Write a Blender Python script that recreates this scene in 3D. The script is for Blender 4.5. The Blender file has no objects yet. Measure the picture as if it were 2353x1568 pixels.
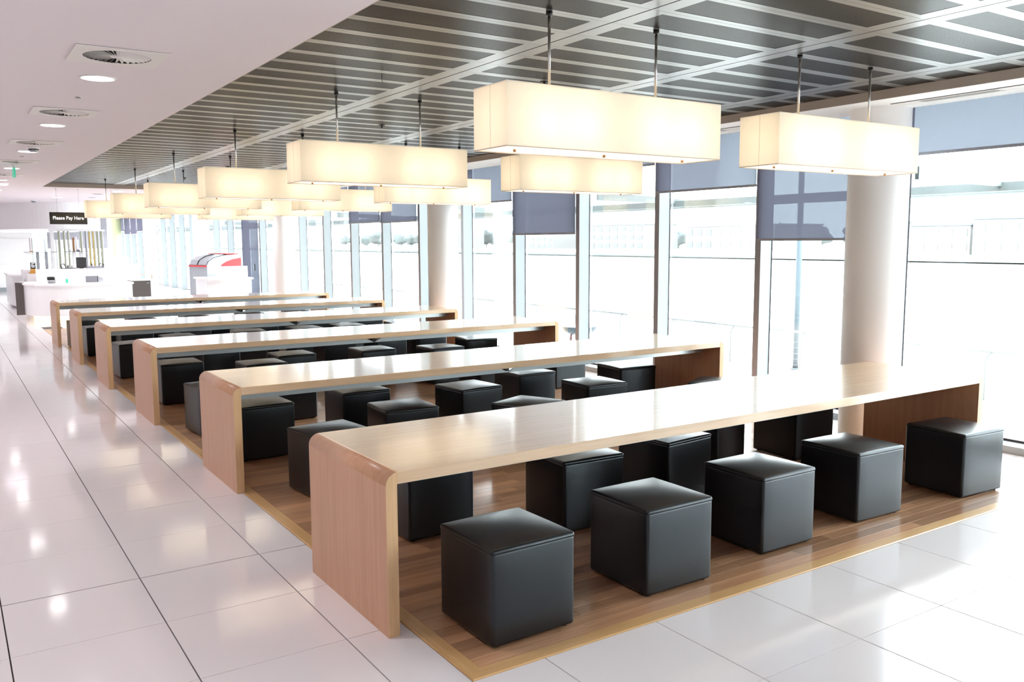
import bpy, math, random
from mathutils import Vector, Matrix
random.seed(7)
SC = bpy.context.scene
COL = SC.collection
PI = math.pi

# ------------------------------------------------------------------ camera
def make_camera():
    yaw, pit, rol = math.radians(33.3495), math.radians(6.5959), math.radians(-0.2504)
    fw = Vector((math.sin(yaw)*math.cos(pit), math.cos(yaw)*math.cos(pit), -math.sin(pit)))
    rt0 = Vector((math.cos(yaw), -math.sin(yaw), 0)); up0 = rt0.cross(fw)
    rt = rt0*math.cos(rol) + up0*math.sin(rol); up = -rt0*math.sin(rol) + up0*math.cos(rol)
    cd = bpy.data.cameras.new('camera'); co = bpy.data.objects.new('camera', cd); COL.objects.link(co)
    cd.sensor_width = 36; cd.lens = 1984.72/2353*36; cd.clip_start = .05; cd.clip_end = 2000
    m = Matrix((rt, up, -fw)).transposed().to_4x4(); m.translation = Vector((-1.54885, -3.35575, 1.75102))
    co.matrix_world = m
    SC.camera = co
make_camera()

# ------------------------------------------------------------------ world, sun, exposure
W = bpy.data.worlds.new('overcast_sky'); SC.world = W; W.use_nodes = True
bg = W.node_tree.nodes['Background']
bg.inputs[0].default_value = (.90, .96, 1.0, 1)
bg.inputs[1].default_value = 11
SC.view_settings.view_transform = 'Standard'; SC.view_settings.look = 'None'
SC.view_settings.exposure = 0.40; SC.view_settings.gamma = 1
SC.view_settings.use_curve_mapping = False
SC.cycles.max_bounces = 9; SC.cycles.diffuse_bounces = 6; SC.cycles.glossy_bounces = 4
SC.cycles.transmission_bounces = 6; SC.cycles.transparent_max_bounces = 12
SC.cycles.caustics_reflective = False; SC.cycles.caustics_refractive = False
SC.cycles.sample_clamp_indirect = 8
SC.cycles.use_denoising = True
LAMP_W = 1.35       # watts of each bulb in the pendants
SPOT_W = 51.0      # watts of each ceiling downlight

# ------------------------------------------------------------------ materials
def newmat(name):
    m = bpy.data.materials.new(name); m.use_nodes = True
    nt = m.node_tree; return m, nt, nt.nodes['Principled BSDF'], nt.nodes['Material Output']
def pbr(name, col, rough=.5, metal=0., spec=.5, coat=0., coat_r=.05, emit=None, es=0., bump=None, alpha=None):
    m, nt, b, o = newmat(name)
    b.inputs['Base Color'].default_value = (*col, 1)
    b.inputs['Roughness'].default_value = rough; b.inputs['Metallic'].default_value = metal
    b.inputs['Specular IOR Level'].default_value = spec
    b.inputs['Coat Weight'].default_value = coat; b.inputs['Coat Roughness'].default_value = coat_r
    if emit: b.inputs['Emission Color'].default_value = (*emit, 1); b.inputs['Emission Strength'].default_value = es
    if bump:
        sc, st, dist = bump
        tc = nt.nodes.new('ShaderNodeTexCoord'); n = nt.nodes.new('ShaderNodeTexNoise'); n.inputs['Scale'].default_value = sc
        n.inputs['Detail'].default_value = 4
        bp = nt.nodes.new('ShaderNodeBump'); bp.inputs['Strength'].default_value = st; bp.inputs['Distance'].default_value = dist
        nt.links.new(tc.outputs['Object'], n.inputs['Vector']); nt.links.new(n.outputs['Fac'], bp.inputs['Height'])
        nt.links.new(bp.outputs['Normal'], b.inputs['Normal'])
    return m
def wood(name, c1, c2, axis='x', rough=.3, coat=0., spec=.5, vary=0.12, fine=1.0, coat_r=.08):
    """grain stretched along one axis; each object gets its own slight tone"""
    m, nt, b, o = newmat(name); L = nt.links.new
    tc = nt.nodes.new('ShaderNodeTexCoord'); oi = nt.nodes.new('ShaderNodeObjectInfo')
    mp = nt.nodes.new('ShaderNodeMapping')
    s = {'x': (1.3, 28, 28), 'y': (28, 1.3, 28), 'z': (28, 28, 1.3)}[axis]
    mp.inputs['Scale'].default_value = tuple(q*fine for q in s)
    ad = nt.nodes.new('ShaderNodeVectorMath'); ad.operation = 'ADD'
    ml = nt.nodes.new('ShaderNodeVectorMath'); ml.operation = 'SCALE'; ml.inputs['Scale'].default_value = 37.0
    cb = nt.nodes.new('ShaderNodeCombineXYZ')
    for i in range(3): L(oi.outputs['Random'], cb.inputs[i])
    L(cb.outputs[0], ml.inputs[0]); L(tc.outputs['Object'], mp.inputs['Vector'])
    L(mp.outputs[0], ad.inputs[0]); L(ml.outputs[0], ad.inputs[1])
    n1 = nt.nodes.new('ShaderNodeTexNoise'); n1.inputs['Scale'].default_value = 1.0; n1.inputs['Detail'].default_value = 6; n1.inputs['Distortion'].default_value = .6
    n2 = nt.nodes.new('ShaderNodeTexNoise'); n2.inputs['Scale'].default_value = 5.0; n2.inputs['Detail'].default_value = 3
    L(ad.outputs[0], n1.inputs['Vector']); L(ad.outputs[0], n2.inputs['Vector'])
    mx = nt.nodes.new('ShaderNodeMath'); mx.operation = 'MULTIPLY_ADD'; mx.inputs[1].default_value = .35
    L(n2.outputs['Fac'], mx.inputs[0])
    m2 = nt.nodes.new('ShaderNodeMath'); m2.operation = 'MULTIPLY'; m2.inputs[1].default_value = .65
    L(n1.outputs['Fac'], m2.inputs[0]); L(m2.outputs[0], mx.inputs[2])
    cr = nt.nodes.new('ShaderNodeValToRGB'); cr.color_ramp.elements[0].position = .36; cr.color_ramp.elements[1].position = .64
    cr.color_ramp.elements[0].color = (*c1, 1); cr.color_ramp.elements[1].color = (*c2, 1)
    L(mx.outputs[0], cr.inputs['Fac'])
    hs = nt.nodes.new('ShaderNodeHueSaturation')
    mr = nt.nodes.new('ShaderNodeMapRange'); mr.inputs['To Min'].default_value = 1-vary; mr.inputs['To Max'].default_value = 1+vary
    L(oi.outputs['Random'], mr.inputs['Value']); L(mr.outputs[0], hs.inputs['Value']); L(cr.outputs[0], hs.inputs['Color'])
    L(hs.outputs[0], b.inputs['Base Color'])
    b.inputs['Roughness'].default_value = rough; b.inputs['Coat Weight'].default_value = coat
    b.inputs['Coat Roughness'].default_value = coat_r; b.inputs['Specular IOR Level'].default_value = spec
    bp = nt.nodes.new('ShaderNodeBump'); bp.inputs['Strength'].default_value = .06; bp.inputs['Distance'].default_value = .001
    L(mx.outputs[0], bp.inputs['Height']); L(bp.outputs['Normal'], b.inputs['Normal'])
    return m

M = {}
M['ceiling'] = pbr('ceiling_paint', (.81, .755, .785), .75, spec=.25)
M['wall'] = pbr('white_wall', (.84, .83, .82), .6, spec=.3)
M['fascia'] = pbr('beige_fascia', (.50, .44, .39), .6, spec=.3)
M['tile'] = pbr('polished_tile', (.80, .76, .765), .09, spec=.55)
M['grout'] = pbr('grout', (.10, .075, .07), .8)
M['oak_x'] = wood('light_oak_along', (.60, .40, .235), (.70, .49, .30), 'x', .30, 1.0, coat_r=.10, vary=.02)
M['oak_z'] = wood('shaded_oak_upright', (.52, .275, .155), (.60, .335, .195), 'z', .38, .12, coat_r=.2, vary=.02)  # redder and darker than the top: side shade put into the colour
M['oak_front'] = wood('oak_edge_upright', (.60, .37, .19), (.70, .46, .25), 'z', .4, .1, vary=.02)
M['oak_edge'] = wood('oak_edge', (.58, .38, .22), (.68, .47, .28), 'x', .4, .1, vary=.02)
M['plank'] = wood('floor_oak', (.40, .21, .11), (.54, .31, .175), 'x', .28, .35, vary=.30, fine=.8, coat_r=.10)
M['plank_trim'] = wood('border_oak', (.55, .33, .14), (.65, .41, .19), 'y', .35, .3, vary=.05)
M['plank_trimx'] = wood('border_oak_x', (.55, .33, .14), (.65, .41, .19), 'x', .35, .3, vary=.05)
M['leg_in'] = wood('shaded_oak_inside', (.24, .13, .08), (.30, .165, .10), 'z', .4, .1, vary=.02)
M['leather'] = pbr('black_leather', (.010, .009, .010), .29, spec=.52, bump=(420, .05, .0006))
M['leather'].node_tree.nodes['Principled BSDF'].inputs['Specular Tint'].default_value = (.80, .92, 1, 1)  # bluish window reflections put into the sheen colour
M['rubber'] = pbr('black_foot', (.01, .01, .01), .6)
M['steel'] = pbr('brushed_steel_rail', (.42, .46, .47), .33, metal=.75)
M['chrome'] = pbr('chrome_rod', (.62, .60, .57), .25, metal=.9)
M['dark_metal'] = pbr('dark_metal', (.03, .03, .032), .4, metal=.5)
M['alu'] = pbr('grey_aluminium', (.31, .34, .355), .4, metal=.15)
M['alu_nose'] = pbr('backlit_aluminium', (.25, .235, .245), .5)  # darker than the mullion sides: backlit shade put into the colour
M['gasket'] = pbr('gasket', (.04, .03, .04), .6)
M['white_gloss'] = pbr('white_gloss', (.86, .86, .87), .25, spec=.5)
M['white_matt'] = pbr('white_matt', (.90, .895, .90), .6)
M['grey_panel'] = pbr('grey_panel', (.12, .105, .10), .35, metal=.3)
M['black'] = pbr('black_plastic', (.015, .015, .017), .35)
M['grey_plastic'] = pbr('grey_plastic', (.28, .28, .31), .4)
M['silver'] = pbr('silver_plastic', (.33, .35, .38), .3, metal=.3)
M['red'] = pbr('red_panel', (.72, .02, .025), .3)
M['orange'] = pbr('orange_wood', (.62, .33, .07), .5)
M['gold'] = pbr('ochre_slat', (.55, .42, .12), .5)
M['olive'] = pbr('olive_slat', (.35, .37, .24), .5)
M['lime'] = pbr('pale_green_paint', (.66, .72, .42), .5)
M['sign_white'] = pbr('sign_letter_white', (.95, .95, .95), .5, emit=(1, 1, 1), es=.6)
M['sign_black'] = pbr('sign_black', (.008, .007, .006), .12, spec=.6)
M['exit_green'] = pbr('exit_green', (.05, .45, .28), .4, emit=(.1, .7, .45), es=.3)
M['glow'] = pbr('plinth_glow', (.9, .8, .45), .5, emit=(1.0, .80, .38), es=1.6)
M['downlight'] = pbr('downlight_lens', (1, 1, 1), .5, emit=(1, .96, .95), es=14)
M['lamp_trim'] = pbr('lamp_edge', (.62, .50, .42), .6)
M['brass'] = pbr('brass_knob', (.35, .18, .08), .35, metal=.6)
M['vent_white'] = pbr('vent_white', (.80, .775, .755), .5)
M['vent_dark'] = pbr('vent_dark', (.03, .022, .022), .8)

# shade fabric: light of the bulbs comes through it
def shade_mat(name, tcol, dcol, w):
    m, nt, b, o = newmat(name); L = nt.links.new
    tr = nt.nodes.new('ShaderNodeBsdfTranslucent'); tr.inputs['Color'].default_value = (*tcol, 1)
    df = nt.nodes.new('ShaderNodeBsdfDiffuse'); df.inputs['Color'].default_value = (*dcol, 1)
    tc = nt.nodes.new('ShaderNodeTexCoord'); n = nt.nodes.new('ShaderNodeTexNoise'); n.inputs['Scale'].default_value = 260
    bp = nt.nodes.new('ShaderNodeBump'); bp.inputs['Strength'].default_value = .15; bp.inputs['Distance'].default_value = .001
    L(tc.outputs['Object'], n.inputs['Vector']); L(n.outputs['Fac'], bp.inputs['Height']); L(bp.outputs[0], df.inputs['Normal'])
    mx = nt.nodes.new('ShaderNodeMixShader'); mx.inputs[0].default_value = w
    L(df.outputs[0], mx.inputs[1]); L(tr.outputs[0], mx.inputs[2]); L(mx.outputs[0], o.inputs['Surface'])
    nt.nodes.remove(b); return m
M['shade'] = shade_mat('cream_shade_fabric', (.96, .88, .73), (.92, .88, .80), .36)
M['diffuser'] = shade_mat('opal_diffuser', (.98, .95, .90), (.9, .88, .84), .7)

# blinds: woven screen fabric, mostly translucent, slightly see-through
def blind_mat():
    m, nt, b, o = newmat('blind_screen_fabric'); L = nt.links.new
    tr = nt.nodes.new('ShaderNodeBsdfTranslucent'); tr.inputs['Color'].default_value = (.062, .066, .088, 1)
    df = nt.nodes.new('ShaderNodeBsdfDiffuse'); df.inputs['Color'].default_value = (.20, .165, .225, 1)
    tp = nt.nodes.new('ShaderNodeBsdfTransparent'); tp.inputs['Color'].default_value = (.80, .93, 1, 1)
    ad = nt.nodes.new('ShaderNodeMixShader'); ad.inputs[0].default_value = .55
    L(df.outputs[0], ad.inputs[1]); L(tr.outputs[0], ad.inputs[2])
    tc = nt.nodes.new('ShaderNodeTexCoord'); sx = nt.nodes.new('ShaderNodeSeparateXYZ'); L(tc.outputs['Object'], sx.inputs[0])
    def wave(sock, f):
        a = nt.nodes.new('ShaderNodeMath'); a.operation = 'MULTIPLY'; a.inputs[1].default_value = f; L(sock, a.inputs[0])
        s = nt.nodes.new('ShaderNodeMath'); s.operation = 'SINE'; L(a.outputs[0], s.inputs[0]); return s.outputs[0]
    mu = nt.nodes.new('ShaderNodeMath'); mu.operation = 'MULTIPLY'; L(wave(sx.outputs[1], 900), mu.inputs[0]); L(wave(sx.outputs[2], 900), mu.inputs[1])
    mr = nt.nodes.new('ShaderNodeMapRange'); mr.inputs['From Min'].default_value = -1; mr.inputs['To Min'].default_value = .012; mr.inputs['To Max'].default_value = .052
    L(mu.outputs[0], mr.inputs['Value'])
    mx = nt.nodes.new('ShaderNodeMixShader'); L(mr.outputs[0], mx.inputs[0]); L(ad.outputs[0], mx.inputs[1]); L(tp.outputs[0], mx.inputs[2])
    L(mx.outputs[0], o.inputs['Surface']); nt.nodes.remove(b); return m
M['blind'] = blind_mat()

def glass_mat(name, tint, refl=1.0):
    m, nt, b, o = newmat(name); L = nt.links.new
    tp = nt.nodes.new('ShaderNodeBsdfTransparent'); tp.inputs['Color'].default_value = (*tint, 1)
    gl = nt.nodes.new('ShaderNodeBsdfGlossy'); gl.inputs['Roughness'].default_value = .02
    fr = nt.nodes.new('ShaderNodeFresnel'); fr.inputs['IOR'].default_value = 1.45
    mu = nt.nodes.new('ShaderNodeMath'); mu.operation = 'MULTIPLY'; mu.inputs[1].default_value = refl; L(fr.outputs[0], mu.inputs[0])
    mx = nt.nodes.new('ShaderNodeMixShader'); L(mu.outputs[0], mx.inputs[0]); L(tp.outputs[0], mx.inputs[1]); L(gl.outputs[0], mx.inputs[2])
    L(mx.outputs[0], o.inputs['Surface']); nt.nodes.remove(b); return m
M['glass'] = glass_mat('window_glass', (.97, .99, .985), .6)
M['shelf_glass'] = glass_mat('shelf_glass', (.82, .88, .88), 1.0)

# perforated metal of the ceiling panels
def perf_mat():
    m, nt, b, o = newmat('perforated_metal'); L = nt.links.new
    tc = nt.nodes.new('ShaderNodeTexCoord'); sx = nt.nodes.new('ShaderNodeSeparateXYZ'); L(tc.outputs['Object'], sx.inputs[0])
    def comb(a, c):
        u = nt.nodes.new('ShaderNodeMath'); u.operation = 'MULTIPLY'; u.inputs[1].default_value = a; L(sx.outputs[0], u.inputs[0])
        w = nt.nodes.new('ShaderNodeMath'); w.operation = 'MULTIPLY_ADD'; w.inputs[1].default_value = c; L(sx.outputs[1], w.inputs[0]); L(u.outputs[0], w.inputs[2])
        s = nt.nodes.new('ShaderNodeMath'); s.operation = 'SINE'; L(w.outputs[0], s.inputs[0]); return s.outputs[0]
    k = 2*PI/.0102
    a, c = comb(k*.5, k*.866), comb(k*.5, -k*.866)
    mu = nt.nodes.new('ShaderNodeMath'); mu.operation = 'MULTIPLY'; L(a, mu.inputs[0]); L(c, mu.inputs[1])
    gt = nt.nodes.new('ShaderNodeMapRange'); gt.inputs['From Min'].default_value = -.22; gt.inputs['From Max'].default_value = -.06; L(mu.outputs[0], gt.inputs['Value'])
    mx = nt.nodes.new('ShaderNodeMix'); mx.data_type = 'RGBA'
    mx.inputs[6].default_value = (.055, .045, .038, 1); mx.inputs[7].default_value = (.012, .011, .011, 1)
    L(gt.outputs[0], mx.inputs[0]); L(mx.outputs[2], b.inputs['Base Color'])
    mr = nt.nodes.new('ShaderNodeMapRange'); mr.inputs['To Min'].default_value = .6; mr.inputs['To Max'].default_value = 0.; L(gt.outputs[0], mr.inputs['Value'])
    L(mr.outputs[0], b.inputs['Metallic'])
    ms = nt.nodes.new('ShaderNodeMapRange'); ms.inputs['To Min'].default_value = .3; ms.inputs['To Max'].default_value = 0.; L(gt.outputs[0], ms.inputs['Value'])
    L(ms.outputs[0], b.inputs['Specular IOR Level'])
    b.inputs['Roughness'].default_value = .3
    return m
M['perf'] = perf_mat()
M['panel_metal'] = pbr('ceiling_panel_metal', (.19, .182, .175), .30, metal=.6)
# outdoors
M['paving'] = pbr('pale_paving', (.62, .60, .56), .8, bump=(6, .2, .01))
M['water'] = pbr('pale_water', (.42, .46, .46), .12, spec=.6, bump=(1.2, .03, .01))
M['bank'] = pbr('far_quay_stone', (.155, .175, .165), .9, bump=(1, .5, .2))
M['far_ground'] = pbr('far_apron', (.55, .54, .50), .9)
M['far_white'] = pbr('far_white_cladding', (.19, .19, .19), .7)
M['far_glass'] = pbr('far_windows', (.125, .14, .15), .4)
M['far_blue'] = pbr('far_blue_trim', (.075, .105, .13), .5)
def leafmat():
    m, nt, b, o = newmat('hazy_foliage'); L = nt.links.new
    tc = nt.nodes.new('ShaderNodeTexCoord'); n = nt.nodes.new('ShaderNodeTexNoise'); n.inputs['Scale'].default_value = .5; n.inputs['Detail'].default_value = 5
    cr = nt.nodes.new('ShaderNodeValToRGB'); cr.color_ramp.elements[0].position = .4; cr.color_ramp.elements[1].position = .62
    cr.color_ramp.elements[0].color = (.095, .118, .118, 1); cr.color_ramp.elements[1].color = (.125, .145, .145, 1)  # distance haze mixed into the leaf colours
    L(tc.outputs['Object'], n.inputs['Vector']); L(n.outputs['Fac'], cr.inputs['Fac']); L(cr.outputs[0], b.inputs['Base Color'])
    b.inputs['Roughness'].default_value = .9; return m
M['leaf'] = leafmat()
M['louvre'] = pbr('louvre_metal', (.15, .175, .175), .45)
M['rail_paint'] = pbr('railing_paint', (.13, .14, .14), .5)
M['pale_red'] = pbr('pale_red_frame', (.22, .07, .07), .5)
M['blue_post'] = pbr('pale_blue_post', (.06, .085, .105), .4)

# ------------------------------------------------------------------ mesh helpers
class G:
    def __init__(s): s.v = []; s.f = []; s.m = []; s.sm = []
    def add(s, vs, fs, mi=0, smooth=False):
        o = len(s.v); s.v += [tuple(p) for p in vs]; s.f += [tuple(i+o for i in q) for q in fs]
        s.m += [mi]*len(fs); s.sm += [smooth]*len(fs); return s
    def box(s, x0, x1, y0, y1, z0, z1, mi=0):
        return s.add([(x0,y0,z0),(x1,y0,z0),(x1,y1,z0),(x0,y1,z0),(x0,y0,z1),(x1,y0,z1),(x1,y1,z1),(x0,y1,z1)],
                     [(0,3,2,1),(4,5,6,7),(0,1,5,4),(1,2,6,5),(2,3,7,6),(3,0,4,7)], mi)
    def chbox(s, x0, x1, y0, y1, z0, z1, c=.003, mi=0):
        """box with chamfered edges"""
        return s.rbox(x0, x1, y0, y1, z0, z1, c, 1, mi, False)
    def rbox(s, x0, x1, y0, y1, z0, z1, r, n=2, mi=0, smooth=True, bulge=None):
        hx, hy, hz = (x1-x0)/2, (y1-y0)/2, (z1-z0)/2; c = Vector(((x0+x1)/2, (y0+y1)/2, (z0+z1)/2))
        r = min(r, hx*.999, hy*.999, hz*.999)
        def ticks(h, extra):
            a = [-h + r*(1-math.cos(i/n*PI/2))*0 + r*i/n for i in range(n)] + [-h+r]
            mid = [(-h+r) + (2*(h-r))*i/extra for i in range(1, extra)]
            return a + mid + [-q for q in reversed(a)]
        ex = 6 if bulge else 1
        T = [ticks(hx, ex), ticks(hy, ex), ticks(hz, ex)]
        idx = {}
        vs = []; fs = []
        def put(i, j, k):
            if (i, j, k) in idx: return idx[(i, j, k)]
            p = Vector((T[0][i], T[1][j], T[2][k]))
            q = Vector((max(-hx+r, min(hx-r, p.x)), max(-hy+r, min(hy-r, p.y)), max(-hz+r, min(hz-r, p.z))))
            d = p - q
            # warp square grid offsets to even angles
            dd = Vector([math.copysign(math.tan(abs(t)/r*PI/4), t) if abs(t) > 1e-9 else 0 for t in d])
            if dd.length > 1e-9: d = dd.normalized()*r
            p = q + d
            if bulge: p = bulge(p, hx, hy, hz)
            idx[(i, j, k)] = len(vs); vs.append(p + c); return idx[(i, j, k)]
        nx, ny, nz = len(T[0])-1, len(T[1])-1, len(T[2])-1
        for i in range(nx):
            for j in range(ny):
                fs.append((put(i,j,0), put(i,j+1,0), put(i+1,j+1,0), put(i+1,j,0)))
                fs.append((put(i,j,nz), put(i+1,j,nz), put(i+1,j+1,nz), put(i,j+1,nz)))
        for i in range(nx):
            for k in range(nz):
                fs.append((put(i,0,k), put(i+1,0,k), put(i+1,0,k+1), put(i,0,k+1)))
                fs.append((put(i,ny,k), put(i,ny,k+1), put(i+1,ny,k+1), put(i+1,ny,k)))
        for j in range(ny):
            for k in range(nz):
                fs.append((put(0,j,k), put(0,j,k+1), put(0,j+1,k+1), put(0,j+1,k)))
                fs.append((put(nx,j,k), put(nx,j+1,k), put(nx,j+1,k+1), put(nx,j,k+1)))
        return s.add(vs, fs, mi, smooth)
    def cyl(s, cx, cy, z0, z1, r, n=24, mi=0, r1=None, caps=True):
        r1 = r if r1 is None else r1
        vs = [(cx+r*math.cos(2*PI*i/n), cy+r*math.sin(2*PI*i/n), z0) for i in range(n)] + \
             [(cx+r1*math.cos(2*PI*i/n), cy+r1*math.sin(2*PI*i/n), z1) for i in range(n)]
        s.add(vs, [(i, (i+1) % n, n+(i+1) % n, n+i) for i in range(n)], mi, n > 8)
        if caps: s.add(vs, [tuple(range(n-1, -1, -1)), tuple(range(n, 2*n))], mi)
        return s
    def ring(s, cx, cy, z0, z1, ri, ro, n=32, mi=0):
        c = [(math.cos(2*PI*i/n), math.sin(2*PI*i/n)) for i in range(n)]
        vs = [(cx+ro*a, cy+ro*b, z0) for a, b in c] + [(cx+ri*a, cy+ri*b, z0) for a, b in c] + \
             [(cx+ro*a, cy+ro*b, z1) for a, b in c] + [(cx+ri*a, cy+ri*b, z1) for a, b in c]
        fs = []
        for i in range(n):
            j = (i+1) % n
            fs += [(i, n+i, n+j, j), (2*n+i, 2*n+j, 3*n+j, 3*n+i), (i, j, 2*n+j, 2*n+i), (n+i, 3*n+i, 3*n+j, n+j)]
        return s.add(vs, fs, mi)
    def quad(s, a, b, c, d, mi=0): return s.add([a, b, c, d], [(0, 1, 2, 3)], mi)
    def prism(s, poly, a0, a1, axis='z', mi=0, smooth=False):
        n = len(poly)
        def P(p, a):
            return {'z': (p[0], p[1], a), 'y': (p[0], a, p[1]), 'x': (a, p[0], p[1])}[axis]
        vs = [P(p, a0) for p in poly] + [P(p, a1) for p in poly]
        s.add(vs, [(i, (i+1) % n, n+(i+1) % n, n+i) for i in range(n)], mi, smooth)
        return s.add(vs, [tuple(range(n-1, -1, -1)), tuple(range(n, 2*n))], mi)
    def tube(s, pts, r, n=8, mi=0):
        pts = [Vector(p) for p in pts]; rings = []
        for i, p in enumerate(pts):
            t = (pts[min(i+1, len(pts)-1)] - pts[max(i-1, 0)]).normalized()
            a = Vector((0, 0, 1)) if abs(t.z) < .9 else Vector((1, 0, 0))
            u = t.cross(a).normalized(); w = t.cross(u)
            rings.append([p + u*r*math.cos(2*PI*k/n) + w*r*math.sin(2*PI*k/n) for k in range(n)])
        vs = [q for R in rings for q in R]
        fs = [(i*n+k, i*n+(k+1) % n, (i+1)*n+(k+1) % n, (i+1)*n+k) for i in range(len(pts)-1) for k in range(n)]
        s.add(vs, fs, mi, True)
        return s.add(vs, [tuple(range(n)), tuple((len(pts)-1)*n+k for k in range(n-1, -1, -1))], mi)
    def mesh(s, name, mats):
        me = bpy.data.meshes.new(name); me.from_pydata(s.v, [], s.f)
        for m in (mats if isinstance(mats, (list, tuple)) else [mats]): me.materials.append(M[m] if isinstance(m, str) else m)
        me.polygons.foreach_set('material_index', s.m); me.polygons.foreach_set('use_smooth', s.sm)
        me.update()
        import bmesh
        bm = bmesh.new(); bm.from_mesh(me); bmesh.ops.remove_doubles(bm, verts=bm.verts, dist=1e-6)
        bmesh.ops.recalc_face_normals(bm, faces=bm.faces); bm.to_mesh(me); bm.free()
        return me
    def obj(s, name, mats, parent=None, loc=(0, 0, 0), rz=0):
        return inst(name, s.mesh(name, mats), parent, loc, rz)
def inst(name, me, parent=None, loc=(0, 0, 0), rz=0):
    o = bpy.data.objects.new(name, me); COL.objects.link(o); o.location = loc; o.rotation_euler = (0, 0, rz)
    if parent: o.parent = parent
    return o
def thing(name, label, cat, loc=(0, 0, 0), rz=0, group=None):
    return tag(inst(name, None, None, loc, rz), label, cat, group)
def tag(o, label, cat, group=None):
    o['label'] = label; o['category'] = cat
    if group: o['group'] = group
    return o
def struct(o, label, cat):
    o['kind'] = 'structure'; o['label'] = label; o['category'] = cat; return o
def stuff(o): o['kind'] = 'stuff'; return o
def copy_tree(o, parent=None):
    c = o.copy(); COL.objects.link(c)
    if parent: c.parent = parent
    for ch in list(o.children): copy_tree(ch, c)
    return c
ORD = ['nearest', 'second', 'third', 'fourth', 'fifth', 'farthest']

ZM, ZW = 2.918, 2.848            # metal panels, white ceiling
YFAR = 15.975                    # far edge of the metal ceiling
WX = 5.67                        # inner nose of the mullions
PX0, PX1, PY0, PY1 = .1186, 4.97, -.529, 16.56    # wood floor inset
YK = lambda k: 2.843 + 1.5535*k

# ------------------------------------------------------------------ room shell
g = G(); g.box(-9, 5.95, -10, 46, -.20, -.012)
floor = struct(g.obj('floor', 'grout'), 'pale polished tile floor with dark joints around the wood inset', 'floor')
TX0, TPX, TY0, TPY = -.787, .6295, -.529, .632
tile_mesh = {}
def tile(x0, x1, y0, y1):
    key = (round(x1-x0, 4), round(y1-y0, 4))
    if key not in tile_mesh:
        w, d = key
        tile_mesh[key] = G().chbox(0, w, 0, d, -.012, 0, .0008).mesh('tile', 'tile')
    return inst('tile', tile_mesh[key], floor, (x0, y0, 0))
rest = G()
ntile = 0
for i in range(-14, 12):
    for j in range(-15, 74):
        x0, x1 = TX0+TPX*i+.0028, TX0+TPX*(i+1)-.0028
        y0, y1 = TY0+TPY*j+.0016, TY0+TPY*(j+1)-.0016
        if j == 3: y0 += .006
        if j == 2: y1 -= .002
        if i == 10: pass
        if x0 > 5.9: continue
        x1 = min(x1, 5.9)
        rects = [(x0, x1, y0, y1)]
        if x1 > PX0 and x0 < PX1 and y1 > PY0 and y0 < PY1:        # cut round the wood
            rects = []
            if x0 < PX0-.01: rects.append((x0, PX0-.002, y0, y1))
            if x1 > PX1+.01: rects.append((PX1+.002, x1, y0, y1))
            if y1 > PY1+.01 and not rects: rects.append((x0, x1, PY1+.002, y1))
        for r in rects:
            cx, cy = (r[0]+r[1])/2, (r[2]+r[3])/2
            # individually laid where the joints still show
            if -2.2 < cx < 5.7 and -2.6 < cy < 11.5 and not (cx > 4.9 and cy > 3.4) and not (cx < .2 and cy < -.6 and cx > 1e9):
                tile(*r); ntile += 1
            else:
                rest.box(r[0], r[1], r[2], r[3], -.012, 0)
stuff(rest.obj('distant_tiles', 'tile', floor))
# wood inset
g = G(); g.box(PX0, PX1, PY0, PY1, -.012, -.004)
wf = struct(g.obj('floor_wood', 'grout'), 'oak parquet floor inset with a border strip under the tables', 'floor')
bw = .075
pol = [(PX0, -.010), (PX0+bw, -.010), (PX0+bw, .004), (PX0+.008, .004), (PX0, .0005)]
def border(a, b):
    v = [a, b]
    return v
G().add([(PX0, PY0, -.01), (PX0+bw, PY0+bw, -.01), (PX0+bw, PY1-bw, -.01), (PX0, PY1, -.01),
         (PX0, PY0, .001), (PX0+.006, PY0+.006, .0045), (PX0+bw, PY0+bw, .0045), (PX0+bw, PY1-bw, .0045), (PX0+.006, PY1-.006, .0045), (PX0, PY1, .001)],
        [(0,1,2,3), (4,9,8,5), (5,8,7,6), (0,3,9,4), (1,6,7,2), (0,4,5,6,1), (3,2,7,8,9)]).obj('border_strip', 'plank_trim', wf)
G().add([(PX0, PY0, -.01), (PX0+bw, PY0+bw, -.01), (PX1, PY0+bw, -.01), (PX1, PY0, -.01),
         (PX0, PY0, .001), (PX0+.006, PY0+.006, .0045), (PX0+bw, PY0+bw, .0045), (PX1, PY0+bw, .0045), (PX1, PY0+.006, .0045), (PX1, PY0, .001)],
        [(0,3,2,1), (4,5,8,9), (5,6,7,8), (0,4,9,3), (1,2,7,6), (0,1,6,5,4), (3,9,8,7,2)]).obj('border_strip', 'plank_trimx', wf)
G().box(PX1-bw, PX1, PY0+bw, PY1-bw, -.01, .0045).obj('border_strip', 'plank_trim', wf)
G().box(PX0+bw, PX1-bw, PY1-bw, PY1, -.01, .0045).obj('border_strip', 'plank_trimx', wf)
rowh = .0815; y = PY0+bw+.002; row = 0; npl = 0; rest = G()
pm = {}
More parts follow.
